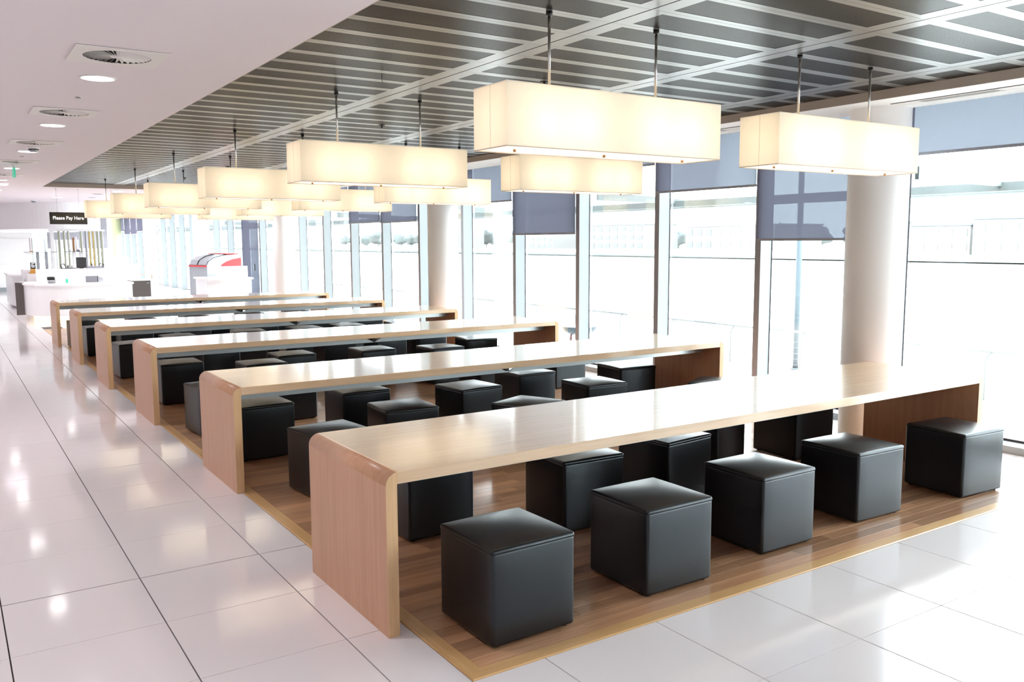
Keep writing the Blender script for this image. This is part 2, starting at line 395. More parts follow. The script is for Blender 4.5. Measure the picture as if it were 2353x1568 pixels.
while y < PY1-bw-.01:
    y1 = min(y+rowh, PY1-bw-.002)
    x = PX0+bw+.002; first = True
    while x < PX1-bw-.01:
        L = (.45+.55*random.random()) if first else (.72+.42*random.random())
        L = round(L/.06)*.06
        first = False
        x1 = min(x+L, PX1-bw-.002)
        if PX1-bw-x1 < .2: x1 = PX1-bw-.002
        if npl < 290:
            key = (round(x1-x, 3), round(y1-y, 4))
            if key not in pm: pm[key] = G().chbox(0, key[0]-.0006, 0, key[1]-.0006, -.008, .004, .0005).mesh('plank', 'plank')
            inst('plank', pm[key], wf, (x, y, 0)); npl += 1
        else:
            rest.box(x, x1-.0006, y, y1-.0006, -.008, .004)
        x = x1
    y += rowh; row += 1
# distant planks keep tone differences by being split over a few material slots
import colorsys
tones = [wood('floor_oak_tone', tuple(c*t for c in (.42, .225, .12)), tuple(c*t for c in (.53, .31, .175)), 'x', .28, .35, vary=0, fine=.8, coat_r=.10) for t in (.74, .88, 1.0, 1.16)]
nb = len(rest.f)//6
rest.m = [q for i in range(nb) for q in [random.randrange(4)]*6]
stuff(rest.obj('distant_planks', tones, wf))

# walls
struct(G().box(-9.15, -9, -10, 46, -.2, 3.2).obj('wall_left', 'wall'), 'plain white side wall of the hall', 'wall')
struct(G().box(-9.15, 6.1, -10.15, -10, -.2, 3.3).obj('wall_back', 'wall'), 'plain white wall behind the viewer', 'wall')
# ceilings
g = G(); g.box(-9, -.79, -10, YFAR, ZW, ZW+.35); g.box(-.40, .2, -10, YFAR, ZW, ZW+.35)
yy = -10
g_last = 0
for i in range(6):
    g.box(-.79, -.40, yy, min(2.33+2.62*i-.195, YFAR), ZW, ZW+.35); yy = 2.33+2.62*i+.195
g.box(.2, 4.73, -10, -6, ZW, ZW+.35)
g.box(-9, 5.34, YFAR, 46, ZW, ZW+.35)
ceiling = struct(g.obj('ceiling', 'ceiling'), 'smooth white plaster ceiling with a recessed metal field', 'ceiling')
soff = struct(G().box(4.73, 5.34, -10, YFAR, ZW, ZW+.012).box(4.73, 4.745, -10, YFAR, ZW+.012, 3.2).box(5.33, 5.34, -10, 46, ZW+.012, 3.2).obj('trim_1', ['white_matt']), 'white soffit strip along the window wall', 'ceiling trim')
G().box(4.722, 4.73, -6, YFAR, ZW+.001, 2.99).obj('fascia', 'fascia', soff)
fs = struct(G().box(.2, 4.722, YFAR-.008, YFAR, ZW+.001, 2.99).obj('trim_2', 'fascia'), 'beige fascia at the far end of the metal ceiling', 'ceiling trim')
struct(G().box(.2, .208, -6, YFAR-.01, ZW+.001, 2.99).obj('trim_3', 'fascia'), 'edge strip between plaster and metal ceiling', 'ceiling trim')
struct(G().box(5.34, 6.1, -10, 46, 3.12, 3.3).obj('ceiling_2', 'white_matt'), 'recess above the blinds', 'ceiling')
# metal panels: pans with plain margins and a perforated field
mc = struct(G().box(.2, 4.73, -6, YFAR, 2.99, 3.1).obj('ceiling_1', 'dark_metal'), 'dark metal ceiling of perforated panels in a grid', 'ceiling')
def panel_mesh(w, d):
    """origin at the pan's corner; field faces are recessed by a millimetre"""
    g = G(); a = .108; e = .0425; z = 0
    g.box(.0050, w-.0050, .001, d-.001, .003, .03, 0)
    x0, x1, y0, y1 = .0050, w-.0050, .001, d-.001
    b0, b1, c0, c1 = .0035+a, w-.0035-a, e, d-e
    g.box(x0, b0, y0, y1, 0, .003, 0); g.box(b1, x1, y0, y1, 0, .003, 0)
    g.box(b0, b1, y0, c0, 0, .003, 0); g.box(b0, b1, c1, y1, 0, .003, 0)
    g.box(b0, b1, c0, c1, .0012, .003, 1)
    return g.mesh('ceiling_panel', ['panel_metal', 'perf'])
px = [.18, 1.553, 2.930, 4.303, 5.68]
py0 = .2100-.3157/2 - .3157*19
for ci in range(4):
    w = px[ci+1]-px[ci]
    if ci < 3: me = panel_mesh(w, .3157)
    else:
        g = G(); W_ = .415
        g.box(.0035, W_, .001, .3147, .003, .03, 0); g.box(.0035, .1115, .001, .3147, 0, .003, 0)
        g.box(.1115, W_, .001, .0425, 0, .003, 0); g.box(.1115, W_, .2732, .3147, 0, .003, 0)
        g.box(.1115, W_, .0425, .2732, .0012, .003, 1)
        me = g.mesh('ceiling_panel', ['panel_metal', 'perf'])
    if ci == 0:
        me = None
        g = G(); W_ = w
        g.box(.03, W_-.0035, .001, .3147, .003, .03, 0); g.box(.03, .1115, .001, .3147, 0, .003, 0); g.box(W_-.1115, W_-.0050, .001, .3147, 0, .003, 0)
        g.box(.1115, W_-.1115, .001, .0425, 0, .003, 0); g.box(.1115, W_-.1115, .2732, .3147, 0, .003, 0)
        g.box(.1115, W_-.1115, .0425, .2732, .0012, .003, 1)
        me = g.mesh('ceiling_panel', ['panel_metal', 'perf'])
    j = 0
    while True:
        yy = py0 + .3157*j
        if yy+.3157 > YFAR-.005: break
        inst('ceiling_panel', me, mc, (px[ci], yy, ZM)); j += 1

# ------------------------------------------------------------------ window wall
wfl = struct(G().box(5.845, 6.1, -10, 46, -.9, -.001).box(5.95, 6.1, -10, 46, 3.0, 3.3).obj('wall_right', 'white_matt'), 'edge beams above and below the glazing', 'wall')
nose = G().box(0, .003, 0, .075, 0, 3.12, 0).box(.003, .172, 0, .075, 0, 3.12, 1).mesh('mullion', ['alu_nose', 'alu'])
gask = G().box(.172, .180, -.006, .004, .06, 3.12, 0).mesh('gasket', 'gasket')
BAY = 1.5535
pane = G().box(.196, .204, .077, BAY-.002, .062, 3.0).mesh('pane', 'glass')
sill = G().chbox(.0, .20, .076, BAY-.001, 0, .062, .003).mesh('sill', 'alu')
bead = G().box(.182, .195, .077, BAY-.002, .062, .080).mesh('bead', 'gasket')
wn = 0
for k in range(-8, 27):
    wn += 1
    w = inst('window_%d' % wn, None, None, (WX, YK(k), 0)); struct(w, 'full-height glazed bay in grey aluminium framing, window wall', 'window')
    inst('mullion', nose, w); inst('gasket', gask, w); inst('pane', pane, w); inst('sill', sill, w); inst('bead', bead, w)

# roller blinds, one per bay: bottom heights
def blind(k, zb, label, full=False):
    t = thing('roller_blind', label, 'blind', (WX-.035, YK(k)+.0375, zb), 0, 'grey roller blinds along the windows')
    G().quad((0, .012, 0), (0, BAY-.012, 0), (0, BAY-.012, 3.05-zb), (0, .012, 3.05-zb)).obj('fabric', 'blind', t)
    G().chbox(-.006, .006, .010, BAY-.010, -.022, .003, .002).obj('hem_bar', 'grey_plastic', t)
    g = G(); n = 14
    pts = [(.022*math.cos(2*PI*i/n), 3.055-zb+.022*math.sin(2*PI*i/n)) for i in range(n)]
    g.prism(pts, .012, BAY-.012, 'y'); g.obj('roller', 'alu', t)
    return t
BL = {-8: 2.4, -7: 2.4, -6: 2.45, -5: 2.4, -4: 2.5, -3: 2.5, -2: 2.50, -1: 1.765, 0: 2.33, 1: 2.665, 2: 1.862, 3: 2.365, 4: 2.70, 5: 2.13, 6: 2.15, 7: 2.72, 8: 2.72, 9: 2.72, 10: 2.72,
      11: .06, 12: 2.75, 13: 2.75, 14: 2.75, 15: 2.75, 16: 2.75, 17: 2.75, 18: 2.75, 19: 2.7, 20: 2.4, 21: 2.25, 22: 2.14, 23: 2.14, 24: 2.3}
BLAB = {-2: 'grey roller blind at the right edge of the picture, beyond the nearest column',
        -1: 'long grey roller blind directly behind the nearest white column', 0: 'grey roller blind between the two nearest pendant lamps, short drop',
        1: 'raised roller blind hidden mostly above the nearest pendant', 2: 'long grey roller blind hanging alone below the second right-hand pendant',
        3: 'pale grey blind behind the end of the third right-hand pendant', 5: 'dark grey blind just left of the second white column',
        6: 'dark grey blind second to the left of the second white column', 11: 'full-length grey blind drawn to the floor behind the red machine',
        21: 'rightmost of the three small far blinds beside the far column', 22: 'middle one of the three small far blinds', 23: 'leftmost of the three small far blinds'}
for k, z in BL.items():
    if k < -3 : continue
    lab = BLAB.get(k)
    t = blind(k, z, lab or 'raised grey roller blind at the window head', k == 11)
    if not lab: t['group'] = 'raised blinds at the window head'
    if k == 11:
        G().chbox(-.03, -.008, .35, .42, .92, 1.10, .004).obj('pull_handle', 'dark_metal', t)

# columns
for i, (yy, lab) in enumerate(zip([1.22, 8.99, 16.76, 24.5, 32.3, 40.1],
        ['large round white column beside the nearest table', 'round white column by the windows, second from the front',
         'round white column by the windows, third from the front', 'far round white column right of the tall slim window posts',
         'far round white column left of the slim window posts', 'most distant round column, tinted pale green on its left side'])):
    g = G(); g.cyl(0, 0, 0, ZW+.01, .247, 64, caps=False)
    c = struct(g.obj('column', 'white_matt' if i < 5 else 'lime', loc=(5.25, yy, 0)), lab, 'column')
    if i < 5: G().ring(0, 0, .0005, .012, .247, .252, 64).obj('base_ring', 'white_matt', c)

# ------------------------------------------------------------------ tables
TYS = [0.0, 2.618, 5.368, 7.871, 10.431, 12.971]; TXS = [0.0, .075, .065, .04, .038, .015]
TL, TW, TH, TT, TR = 4.834, .942, .75, .0538, .058
def make_table():
    t = thing('bench_table', '', 'table')
    G().chbox(TR, TL-TR, 0, TW, TH-TT, TH, .0012).obj('tabletop', 'oak_x', t)
    def leg(s):
        X = (lambda x: x) if s < 0 else (lambda x: TL-x)
        n = 10
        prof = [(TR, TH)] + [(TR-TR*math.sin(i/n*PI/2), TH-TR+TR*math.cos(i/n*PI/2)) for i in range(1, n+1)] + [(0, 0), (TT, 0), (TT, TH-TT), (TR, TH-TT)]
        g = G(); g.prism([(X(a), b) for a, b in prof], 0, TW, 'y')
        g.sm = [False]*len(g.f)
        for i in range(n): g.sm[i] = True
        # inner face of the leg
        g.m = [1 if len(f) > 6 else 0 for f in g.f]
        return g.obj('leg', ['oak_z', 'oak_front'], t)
    leg(-1); leg(1)
    # steel rails under the top: two lengths with mitred ends meeting in a V, front and back
    for y0 in (.235, TW-.250):
        G().prism([(TT, TH-TT), (2.27, TH-TT), (2.42, .622), (TT, .622)], y0, y0+.015, 'y').obj('rail', 'steel', t)
        G().prism([(2.57, TH-TT), (TL-TT, TH-TT), (TL-TT, .622), (2.42, .622)], y0, y0+.015, 'y').obj('rail', 'steel', t)
    G().box(2.40, 2.44, .25, TW-.25, .63, TH-TT).obj('cross_rail', 'dark_metal', t)
    return t
proto = make_table()
TLAB = ['nearest long light-oak bench table with rounded corners, front of the picture', 'long light-oak bench table directly behind the nearest one',
        'third long oak bench table from the front', 'fourth long oak bench table from the front', 'fifth oak bench table, last but one of the row',
        'farthest oak bench table, just in front of the white counter']
for i in range(6):
    o = proto if i == 0 else copy_tree(proto)
    o.location = (TXS[i], TYS[i], 0); o['label'] = TLAB[i]; o['group'] = 'oak bench tables in a row'

# ------------------------------------------------------------------ cube stools
def make_stool():
    t = thing('cube_stool', '', 'stool')
    h = .2245
    def bl(p, hx, hy, hz):
        # sides swell slightly
        k = (1-(p.x/hx)**2)*(1-(p.y/hy)**2)*0
        fx = (1-(p.y/hy)**2)*(1-(p.z/hz)**2)*.004; fy = (1-(p.x/hx)**2)*(1-(p.z/hz)**2)*.004
        q = p.copy()
        if abs(p.x) > hx*.8: q.x += math.copysign(max(fx, 0), p.x)
        if abs(p.y) > hy*.8: q.y += math.copysign(max(fy, 0), p.y)
        return q
    g = G(); g.rbox(-h, h, -h, h, .008, .431, .017, 4, 0, True, bl); g.obj('body', 'leather', t)
    def bt(p, hx, hy, hz):
        q = p.copy()
        if p.z > 0: q.z += max(0, (1-(p.x/hx)**2))*max(0, (1-(p.y/hy)**2))*.020
        return q
    g = G(); g.rbox(-h-.001, h+.001, -h-.001, h+.001, .416, .4435, .0135, 4, 0, True, bt); g.obj('seat_pad', 'leather', t)
    r = h+.0002
    q_ = .015; pts = []
    for cx_, cy_, a0 in ((r-q_, -r+q_, -PI/2), (r-q_, r-q_, 0), (-r+q_, r-q_, PI/2), (-r+q_, -r+q_, PI)):
        pts += [(cx_+q_*math.cos(a0+PI/2*i/4), cy_+q_*math.sin(a0+PI/2*i/4), .4300) for i in range(5)]
    pts.append(pts[0])
    g = G(); g.tube(pts, .0018, 6); g.obj('piping', 'leather', t)
    foot = G().cyl(0, 0, 0, .012, .020, 12).mesh('foot', 'rubber')
    for a in (-1, 1):
        for b in (-1, 1): inst('foot', foot, t, (a*.185, b*.185, 0))
    return t
st = make_stool()
# rows: (table index, side, [(x, y, angle in degrees)...]) left to right
ROWS = [
 (0, 'near', [(.535, -.135, 1), (1.452, -.10, 0), (2.372, -.025, 0), (3.295, .010, -2), (4.345, -.075, -4)]),
 (0, 'far', [(.835, 1.262, 2), (1.688, .862, -3), (2.50, .905, 6), (3.274, 1.278, 16), (4.25, 1.232, -2)]),
 (1, 'near', [(.665, 2.345, 6), (1.485, 2.865, -5), (2.39, 2.385, 23), (3.49, 2.905, -3), (4.44, 2.25, 30)]),
 (1, 'far', [(.565, 3.675, 2), (1.50, 3.815, 0), (2.41, 3.39, 5), (3.33, 3.825, 2), (4.455, 3.565, -6)]),
 (2, 'near', [(.510, 4.80, 5), (1.265, 5.02, 2), (3.655, 5.115, 3), (4.655, 5.015, 0)]),
 (2, 'far', [(.570, 6.60, 0), (1.32, 6.02, 0), (1.85, 6.56, 0), (2.825, 6.44, 0), (3.62, 6.145, 2), (4.50, 6.73, -8)]),
 (3, 'near', [(1.235, 7.55, 2), (2.85, 7.73, 0), (3.50, 7.50, 0), (4.13, 7.52, 2)]),
 (3, 'far', [(.505, 8.87, 3), (1.19, 9.45, 0), (2.22, 9.55, -5), (3.08, 9.52, 2), (3.80, 9.55, 0), (4.70, 9.46, -4)]),
 (4, 'near', [(.755, 10.22, 0), (1.575, 10.22, 0), (2.60, 10.2, 3), (3.50, 10.2, 0), (4.40, 10.2, 2)]),
 (4, 'far', [(.47, 11.53, 2), (1.35, 11.62, 0), (2.30, 11.55, 0), (3.25, 11.62, 0), (4.2, 11.6, 0)]),
 (5, 'near', [(.40, 12.84, 3), (1.30, 12.80, 0), (2.20, 12.8, 0), (3.2, 12.8, 0), (4.1, 12.8, 0)]),
]
PN = ['first', 'second', 'third', 'fourth', 'fifth', 'sixth']
n = 0
for ti, side, L in ROWS:
    for q, (x, y, a) in enumerate(L):
        o = st if n == 0 else copy_tree(st); n += 1
        o.location = (x, y, .004); o.rotation_euler = (0, 0, math.radians(a))
        o['label'] = 'black leather cube stool, %s from left on %s side of %s table' % (PN[q], side, ORD[ti])
        o['group'] = 'black cube stools at the %s table' % ORD[ti]

# ------------------------------------------------------------------ pendant lamps
LLn, LWd, LHt, LZ = 1.4606, .3106, .3106, 2.2109
LX = [(.7546+d, y) for d, y in zip([.0192, .0194, .006, -.0133, .0028, -.034], [.2087, 3.0704, 5.8322, 8.609, 11.41, 14.1034])]
RX = [(2.7875+d, y) for d, y in zip([-.0481, .037, .0427, -.0091, -.0339, .0114], [.2088, 3.1539, 5.9853, 8.7445, 11.4829, 14.3795])]
bulbs = []
def make_lamp():
    t = thing('pendant_lamp', '', 'pendant lamp')
    L, Wd, H = LLn, LWd, LHt; e = .003
    front = G(); front.quad((0, 0, 0), (L, 0, 0), (L, 0, H), (0, 0, H)); front.obj('shade_side', 'shade', t)
    G().quad((0, Wd, 0), (L, Wd, 0), (L, Wd, H), (0, Wd, H)).obj('shade_side', 'shade', t)
    G().quad((0, 0, 0), (0, Wd, 0), (0, Wd, H), (0, 0, H)).obj('shade_end', 'shade', t)
    G().quad((L, 0, 0), (L, Wd, 0), (L, Wd, H), (L, 0, H)).obj('shade_end', 'shade', t)
    G().box(-.0008, 0, Wd*.5-.004, Wd*.5-.0025, 0, H).obj('seam', 'lamp_trim', t)
    g = G(); g.box(-.001, L+.001, -.001, .001, -.0015, .003); g.box(-.001, L+.001, Wd-.001, Wd+.001, -.0015, .003)
    g.box(-.001, .001, .001, Wd-.001, -.0015, .003); g.box(L-.001, L+.001, .001, Wd-.001, -.0015, .003)
    g.obj('hem', 'lamp_trim', t)
    G().quad((.0005, .0005, .004), (L-.0005, .0005, .004), (L-.0005, Wd-.0005, .004), (.0005, Wd-.0005, .004)).obj('diffuser', 'diffuser', t)
    G().quad((e, e, H-.004), (L-e, e, H-.004), (L-e, Wd-e, H-.004), (e, Wd-e, H-.004)).obj('top_plate', 'shade', t)
    kn = G().cyl(0, 0, -.014, 0, .008, 10).mesh('knob', 'brass')
    for fx in (.1, .5, .9): inst('knob', kn, t, (L*fx, Wd/2, .004))
    rod = G().cyl(0, 0, H-.004, ZM-LZ, .0075, 12).mesh('rod', 'chrome')
    cap = G().cyl(0, 0, ZM-LZ-.022, ZM-LZ, .017, 14).mesh('ceiling_cap', 'dark_metal')
    for c in (.3626, 1.0992):
        inst('rod', rod, t, (c, Wd/2, 0)); inst('ceiling_cap', cap, t, (c, Wd/2, 0))
        for dc in (-.13, .13):
         ld = bpy.data.lights.new('bulb', 'POINT'); ld.energy = LAMP_W; ld.color = (1, .89, .73); ld.shadow_soft_size = .04
         b = bpy.data.objects.new('bulb', ld); COL.objects.link(b); b.parent = t; b.location = (c+dc, Wd/2, H*.42)
    return t
lp = make_lamp(); n = 0
LL = ['large cream fabric box pendant nearest the camera, centre of the picture', 'cream fabric box pendant, second in the left row, above the second table',
      'third cream box pendant of the left row', 'fourth cream box pendant of the left row, partly behind the third',
      'fifth cream box pendant of the left row', 'farthest cream box pendant of the left row, beside the black sign']
LR = ['nearest cream box pendant of the right row, in front of the large column', 'cream box pendant hanging just under the nearest one, second of the right row',
      'third cream box pendant of the right row', 'fourth cream box pendant of the right row', 'fifth cream box pendant of the right row',
      'farthest cream box pendant of the right row, small and mostly hidden']
for rowl, labs, gname in ((LX, LL, 'box pendants in the left row'), (RX, LR, 'box pendants in the right row')):
    for (x, y), lab in zip(rowl, labs):
        o = lp if n == 0 else copy_tree(lp); n += 1
        o.location = (x, y, LZ); o['label'] = lab; o['group'] = gname

# ------------------------------------------------------------------ ceiling fittings, left
def swirl_mesh():
    g = G(); s = .25; R = .187; n = 48; pl = G()
    # square plate with a round hole
    vs = []; N = n
    for i in range(N):
        a = 2*PI*i/N; c, d = math.cos(a), math.sin(a); k = s/max(abs(c), abs(d))
        vs.append((c*k, d*k, -.004)); vs.append((c*R, d*R, -.004)); vs.append((c*k, d*k, 0)); vs.append((c*R, d*R, 0))
    fs = []
    for i in range(N):
        j = (i+1) % N
        fs += [(4*i, 4*j, 4*j+1, 4*i+1), (4*i, 4*i+2, 4*j+2, 4*j), (4*i+1, 4*j+1, 4*j+3, 4*i+3)]
    pl.add(vs, fs)
    return pl.mesh('plate', 'vent_white')
sp = swirl_mesh()
well = G(); well.cyl(0, 0, .0, .045, .187, 40, caps=False); well.add([(.187*math.cos(2*PI*i/40), .187*math.sin(2*PI*i/40), .045) for i in range(40)], [tuple(range(40))])
wellm = well.mesh('well', 'vent_dark'); hub = G().cyl(0, 0, -.004, .006, .040, 24).mesh('hub', 'vent_white')
bl = G(); bl.add([(.038, .005, .000), (.185, .018, .000), (.185, -.006, .020), (.038, -.003, .008), (.038, .005, .0012), (.185, .018, .0012), (.185, -.006, .0212), (.038, -.003, .0092)],
                 [(0,1,2,3), (4,7,6,5), (0,4,5,1), (1,5,6,2), (2,6,7,3), (3,7,4,0)])
blm = bl.mesh('blade', 'vent_white')
DL = ['square white ceiling air diffuser with a swirl of slots, nearest and largest', 'second swirl air diffuser from the front in the plaster ceiling',
      'third swirl air diffuser from the front', 'fourth swirl air diffuser, just before the exit sign', 'fifth swirl air diffuser, beyond the exit sign', 'most distant square swirl diffuser of the plaster ceiling']
for i in range(5):
    t = thing('ceiling_diffuser', DL[i], 'air vent', (-.595, 2.33+2.62*i, ZW-.001), 0, 'swirl diffusers in the ceiling')
    inst('plate', sp, t, (0, 0, -.001)); inst('well', wellm, t, (0, 0, -.0035)); inst('hub', hub, t)
    for q in range(32): inst('blade', blm, t, (0, 0, -.004), 2*PI*q/32)
def downlight(x, y, lab, grp, on=True, r=.118, k=1.0):
    t = thing('downlight', lab, 'ceiling light', (x, y, ZW), 0, grp)
    G().ring(0, 0, -.005, .001, r*.86, r, 40).obj('trim_ring', 'vent_white', t)
    G().cyl(0, 0, -.003, .0005, r*.86, 40).obj('lens', 'downlight', t)
    if on:
        ld = bpy.data.lights.new('downlight_lamp', 'SPOT'); ld.energy = SPOT_W*k; ld.color = (1, .93, .95); ld.spot_size = math.radians(125); ld.spot_blend = .7; ld.shadow_soft_size = .09
        o = bpy.data.objects.new('downlight_lamp', ld); COL.objects.link(o); o.parent = t; o.location = (0, 0, -.015)
DLL = ['round recessed downlight between the first and second air diffusers', 'round recessed downlight between the second and third air diffusers',
       'round recessed downlight beside the smoke detector', 'round recessed downlight behind the hanging exit sign', 'tiny round downlight farthest along the left ceiling']
for i, yy in enumerate([3.13, 5.90, 8.66, 11.45, 14.25]): downlight(-.59, yy, DLL[i], 'downlights in the plaster ceiling')
downlight(1.68, 16.75, 'round downlight just past the far edge of the metal ceiling', 'downlights in the plaster ceiling')
for xx in (-3.6, -6.6):  # added out-of-view downlights to light the hall on the left
    for yy in (-2.4, .36, 3.13, 5.9, 8.66, 11.45, 14.25, 18, 22):
        downlight(xx, yy, 'added unseen downlight brightening the open hall on the left', 'downlights of the open hall')
for xx, yy in [(-2.2, 19.2), (-.5, 17.6), (.9, 20.3), (3.2, 19.9), (3.2, 22.7), (4.4, 17.0), (-1.5, 24.5), (-2.2, 29), (-.3, 28.5), (3.4, 27), (3.4, 31), (3.4, 36), (3.4, 41)]:
    downlight(xx, yy, 'added downlight brightening the counters at the far end', 'added downlights above the far counters', True, .118, 2.2)  # added, with raised power, to brighten the far end
downlight(-.59, .36, 'recessed downlight just above the camera', 'downlights of the open hall')
for xx, yy, r, lab in [(1.5, 18.2, .13, 'flat round ceiling speaker beyond the metal field'), (1.62, 19.9, .10, 'small flat ceiling speaker near the bulkhead')]:
    t = thing('ceiling_speaker', lab, 'speaker', (xx, yy, ZW)); G().ring(0, 0, -.006, 0, r*.85, r, 32).obj('rim', 'vent_white', t); G().cyl(0, 0, -.004, -.001, r*.85, 32).obj('grille', 'vent_dark', t)
for yy, lab in [(4.03, 'small round sprinkler plate between diffuser and downlight, nearer'), (9.33, 'small round sprinkler plate beyond the smoke detector')]:
    t = thing('sprinkler', lab, 'sprinkler', (-.60, yy, ZW)); G().cyl(0, 0, -.004, 0, .030, 20).obj('plate', 'vent_white', t); G().cyl(0, 0, -.010, -.004, .018, 16).obj('cap', 'grey_plastic', t)
def smoke(x, y, lab):
    t = thing('smoke_detector', lab, 'smoke detector', (x, y, ZW))
    G().cyl(0, 0, -.020, 0, .062, 28, r1=.066).obj('base', 'white_matt', t); G().cyl(0, 0, -.055, -.020, .040, 28, r1=.055).obj('head', 'silver', t)
    G().ring(0, 0, -.036, -.030, .046, .054, 28).obj('slot_ring', 'vent_dark', t)
smoke(-.575, 8.10, 'white domed smoke detector hanging in front of the third downlight')
smoke(.55, 22.2, 'white smoke detector by the curved bulkhead above the counter')
# exit sign seen edge-on
t = thing('exit_sign', 'green exit sign hung edge-on from the plaster ceiling', 'sign', (-.612, 10.73, ZW))
G().chbox(-.035, .035, -.03, .03, -.014, 0, .003).obj('mount', 'white_matt', t)
G().cyl(0, 0, -.05, -.014, .006, 8).obj('stem', 'chrome', t)
G().chbox(-.011, .011, -.17, .17, -.185, -.05, .002).obj('panel', 'exit_green', t)
G().chbox(-.016, .016, -.175, .175, -.192, -.185, .001).obj('foot_strip', 'white_gloss', t)
# small dark fittings on the metal ceiling
for i, (x, y) in enumerate([(2.255, 1.975), (2.255, 4.795), (2.250, 13.19), (2.255, 7.60), (2.255, 10.4)]):
    t = thing('fire_sprinkler', 'dark sprinkler head on the metal ceiling between the pendant rows, %s from front' % (['first', 'second', 'fifth', 'third', 'fourth'][i]), 'sprinkler', (x, y, ZM), 0, 'sprinkler heads on the metal ceiling')
    G().cyl(0, 0, -.006, 0, .032, 18).obj('rose', 'dark_metal', t); G().cyl(0, 0, -.028, -.006, .010, 10).obj('head', 'dark_metal', t)
t = thing('ceiling_hook', 'thin black wire hook sticking out of the metal ceiling', 'hook', (1.114, 2.333, ZM)); G().tube([(0, 0, 0), (0, 0, -.05), (.004, 0, -.06), (.008, 0, -.05)], .0018, 6).obj('wire', 'dark_metal', t)
# linear grilles in the soffit
gm = G().box(0, .165, 0, 1.9, -.004, 0).mesh('frame', 'vent_white')
sl = G().box(0, .008, 0, .62, -.0045, -.0038).mesh('slot', 'vent_dark'); edge = G().box(-.006, 0, 0, 1.9, -.0046, 0).mesh('edge_gap', 'vent_dark')
for q, (y0, lab) in enumerate([(-.94, 'long white slotted air grille in the window soffit, nearest the camera'), (1.75, 'slotted air grille in the soffit behind the right-hand pendant'),
                               (4.9, 'slotted soffit grille between the nearest pendants'), (8.1, 'slotted soffit grille above the second column'), (11.3, 'slotted soffit grille, farthest but one'), (13.9, 'small far slotted soffit grille')]):
    t = thing('linear_grille', lab, 'air vent', (4.99, y0, ZW), 0, 'linear grilles in the window soffit')
    inst('frame', gm, t); inst('edge_gap', edge, t)
    for a in (.12, 1.05):
        for s_ in range(5): inst('slot', sl, t, (.030+.020*s_, a+(.03 if s_ % 2 else 0), 0))

# ------------------------------------------------------------------ far end: sign, counters, screen
t = thing('hanging_sign', 'black hanging sign reading Please Pay Here in white', 'sign', (.345, 16.5, 2.133))
G().chbox(0, .69, -.010, .010, 0, .243, .002).obj('board', 'sign_black', t)
cu = bpy.data.curves.new('lettering', 'FONT'); cu.body = 'Please Pay Here'; cu.size = .098; cu.extrude = .0012; cu.offset = .0015; cu.space_character = 1.02
tx = bpy.data.objects.new('lettering_curve', cu); COL.objects.link(tx)
bpy.context.view_layer.update()
me = bpy.data.meshes.new_from_object(tx.evaluated_get(bpy.context.evaluated_depsgraph_get()))
bpy.data.objects.remove(tx)
xs = [v.co.x for v in me.vertices]; sc_ = .565/(max(xs)-min(xs))
for v in me.vertices: v.co = ((v.co.x-min(xs))*sc_, v.co.y*1.0, v.co.z)
me.materials.clear(); me.materials.append(M['sign_white'])
lo = inst('lettering', me, t, (.060, -.0125, .095)); lo.rotation_euler = (PI/2, 0, 0)
for xx in (.145, .545): G().cyl(xx, 0, .243, ZW-2.133, .0022, 6).cyl(xx, 0, ZW-2.133-.02, ZW-2.133, .010, 10).cyl(xx, 0, .235, .255, .007, 10).obj('hanging_wire', 'chrome', t)

# pay counter: rounded front body floating on a lit plinth
def dshape(x0, x1, yf, yb, r, n=16):
    """front corners rounded (left strongly), back straight"""
    pts = []
    for i in range(n+1):
        a = PI + PI/2*i/n; pts.append((x0+r[0]+r[0]*math.cos(a), yf+r[1]+r[1]*math.sin(a)))
    for i in range(n+1):
        a = -PI/2 + PI/2*i/n; pts.append((x1-r[2]+r[2]*math.cos(a), yf+r[3]+r[3]*math.sin(a)))
    pts += [(x1, yb), (x0, yb)]
    return pts
t = thing('pay_counter', 'white curved pay counter with a glowing yellow plinth behind the farthest table', 'counter', (0, 0, 0))
g = G(); g.prism(dshape(.01, 2.18, 18.25, 20.3, (.95, 1.15, .25, .35)), .12, .80, 'z'); g.obj('body', 'white_gloss', t)
g = G(); g.prism(dshape(-.02, 2.21, 18.21, 20.33, (.97, 1.17, .26, .36)), .80, .835, 'z'); g.obj('worktop', 'white_matt', t)
g = G(); g.prism(dshape(.22, 1.95, 18.45, 20.1, (.80, 1.0, .2, .3)), 0.001, .12, 'z'); g.obj('plinth', 'glow', t)
G().chbox(.28, 1.93, 19.60, 19.64, .835, 1.145, .003).obj('upstand', 'white_matt', t)
G().chbox(-.16, .02, 19.55, 19.60, .10, .85, .003).obj('end_panel', 'grey_panel', t)
t2 = thing('end_cabinet', 'dark grey panelled cabinet at the right end of the pay counter', 'cabinet', (2.25, 19.05, 0))
G().chbox(0, .43, 0, .55, .08, .84, .004).obj('carcass', 'grey_panel', t2); G().chbox(.01, .42, -.012, 0, .10, .83, .002).obj('door', 'grey_panel', t2); G().box(.03, .40, .03, .5, 0.001, .08).obj('kick', 'black', t2)
G().chbox(-.02, .47, -.03, .57, .84, .87, .003).obj('worktop', 'white_matt', t2); G().chbox(.34, .40, -.016, -.012, .77, .79, .001).obj('badge', 'silver', t2)
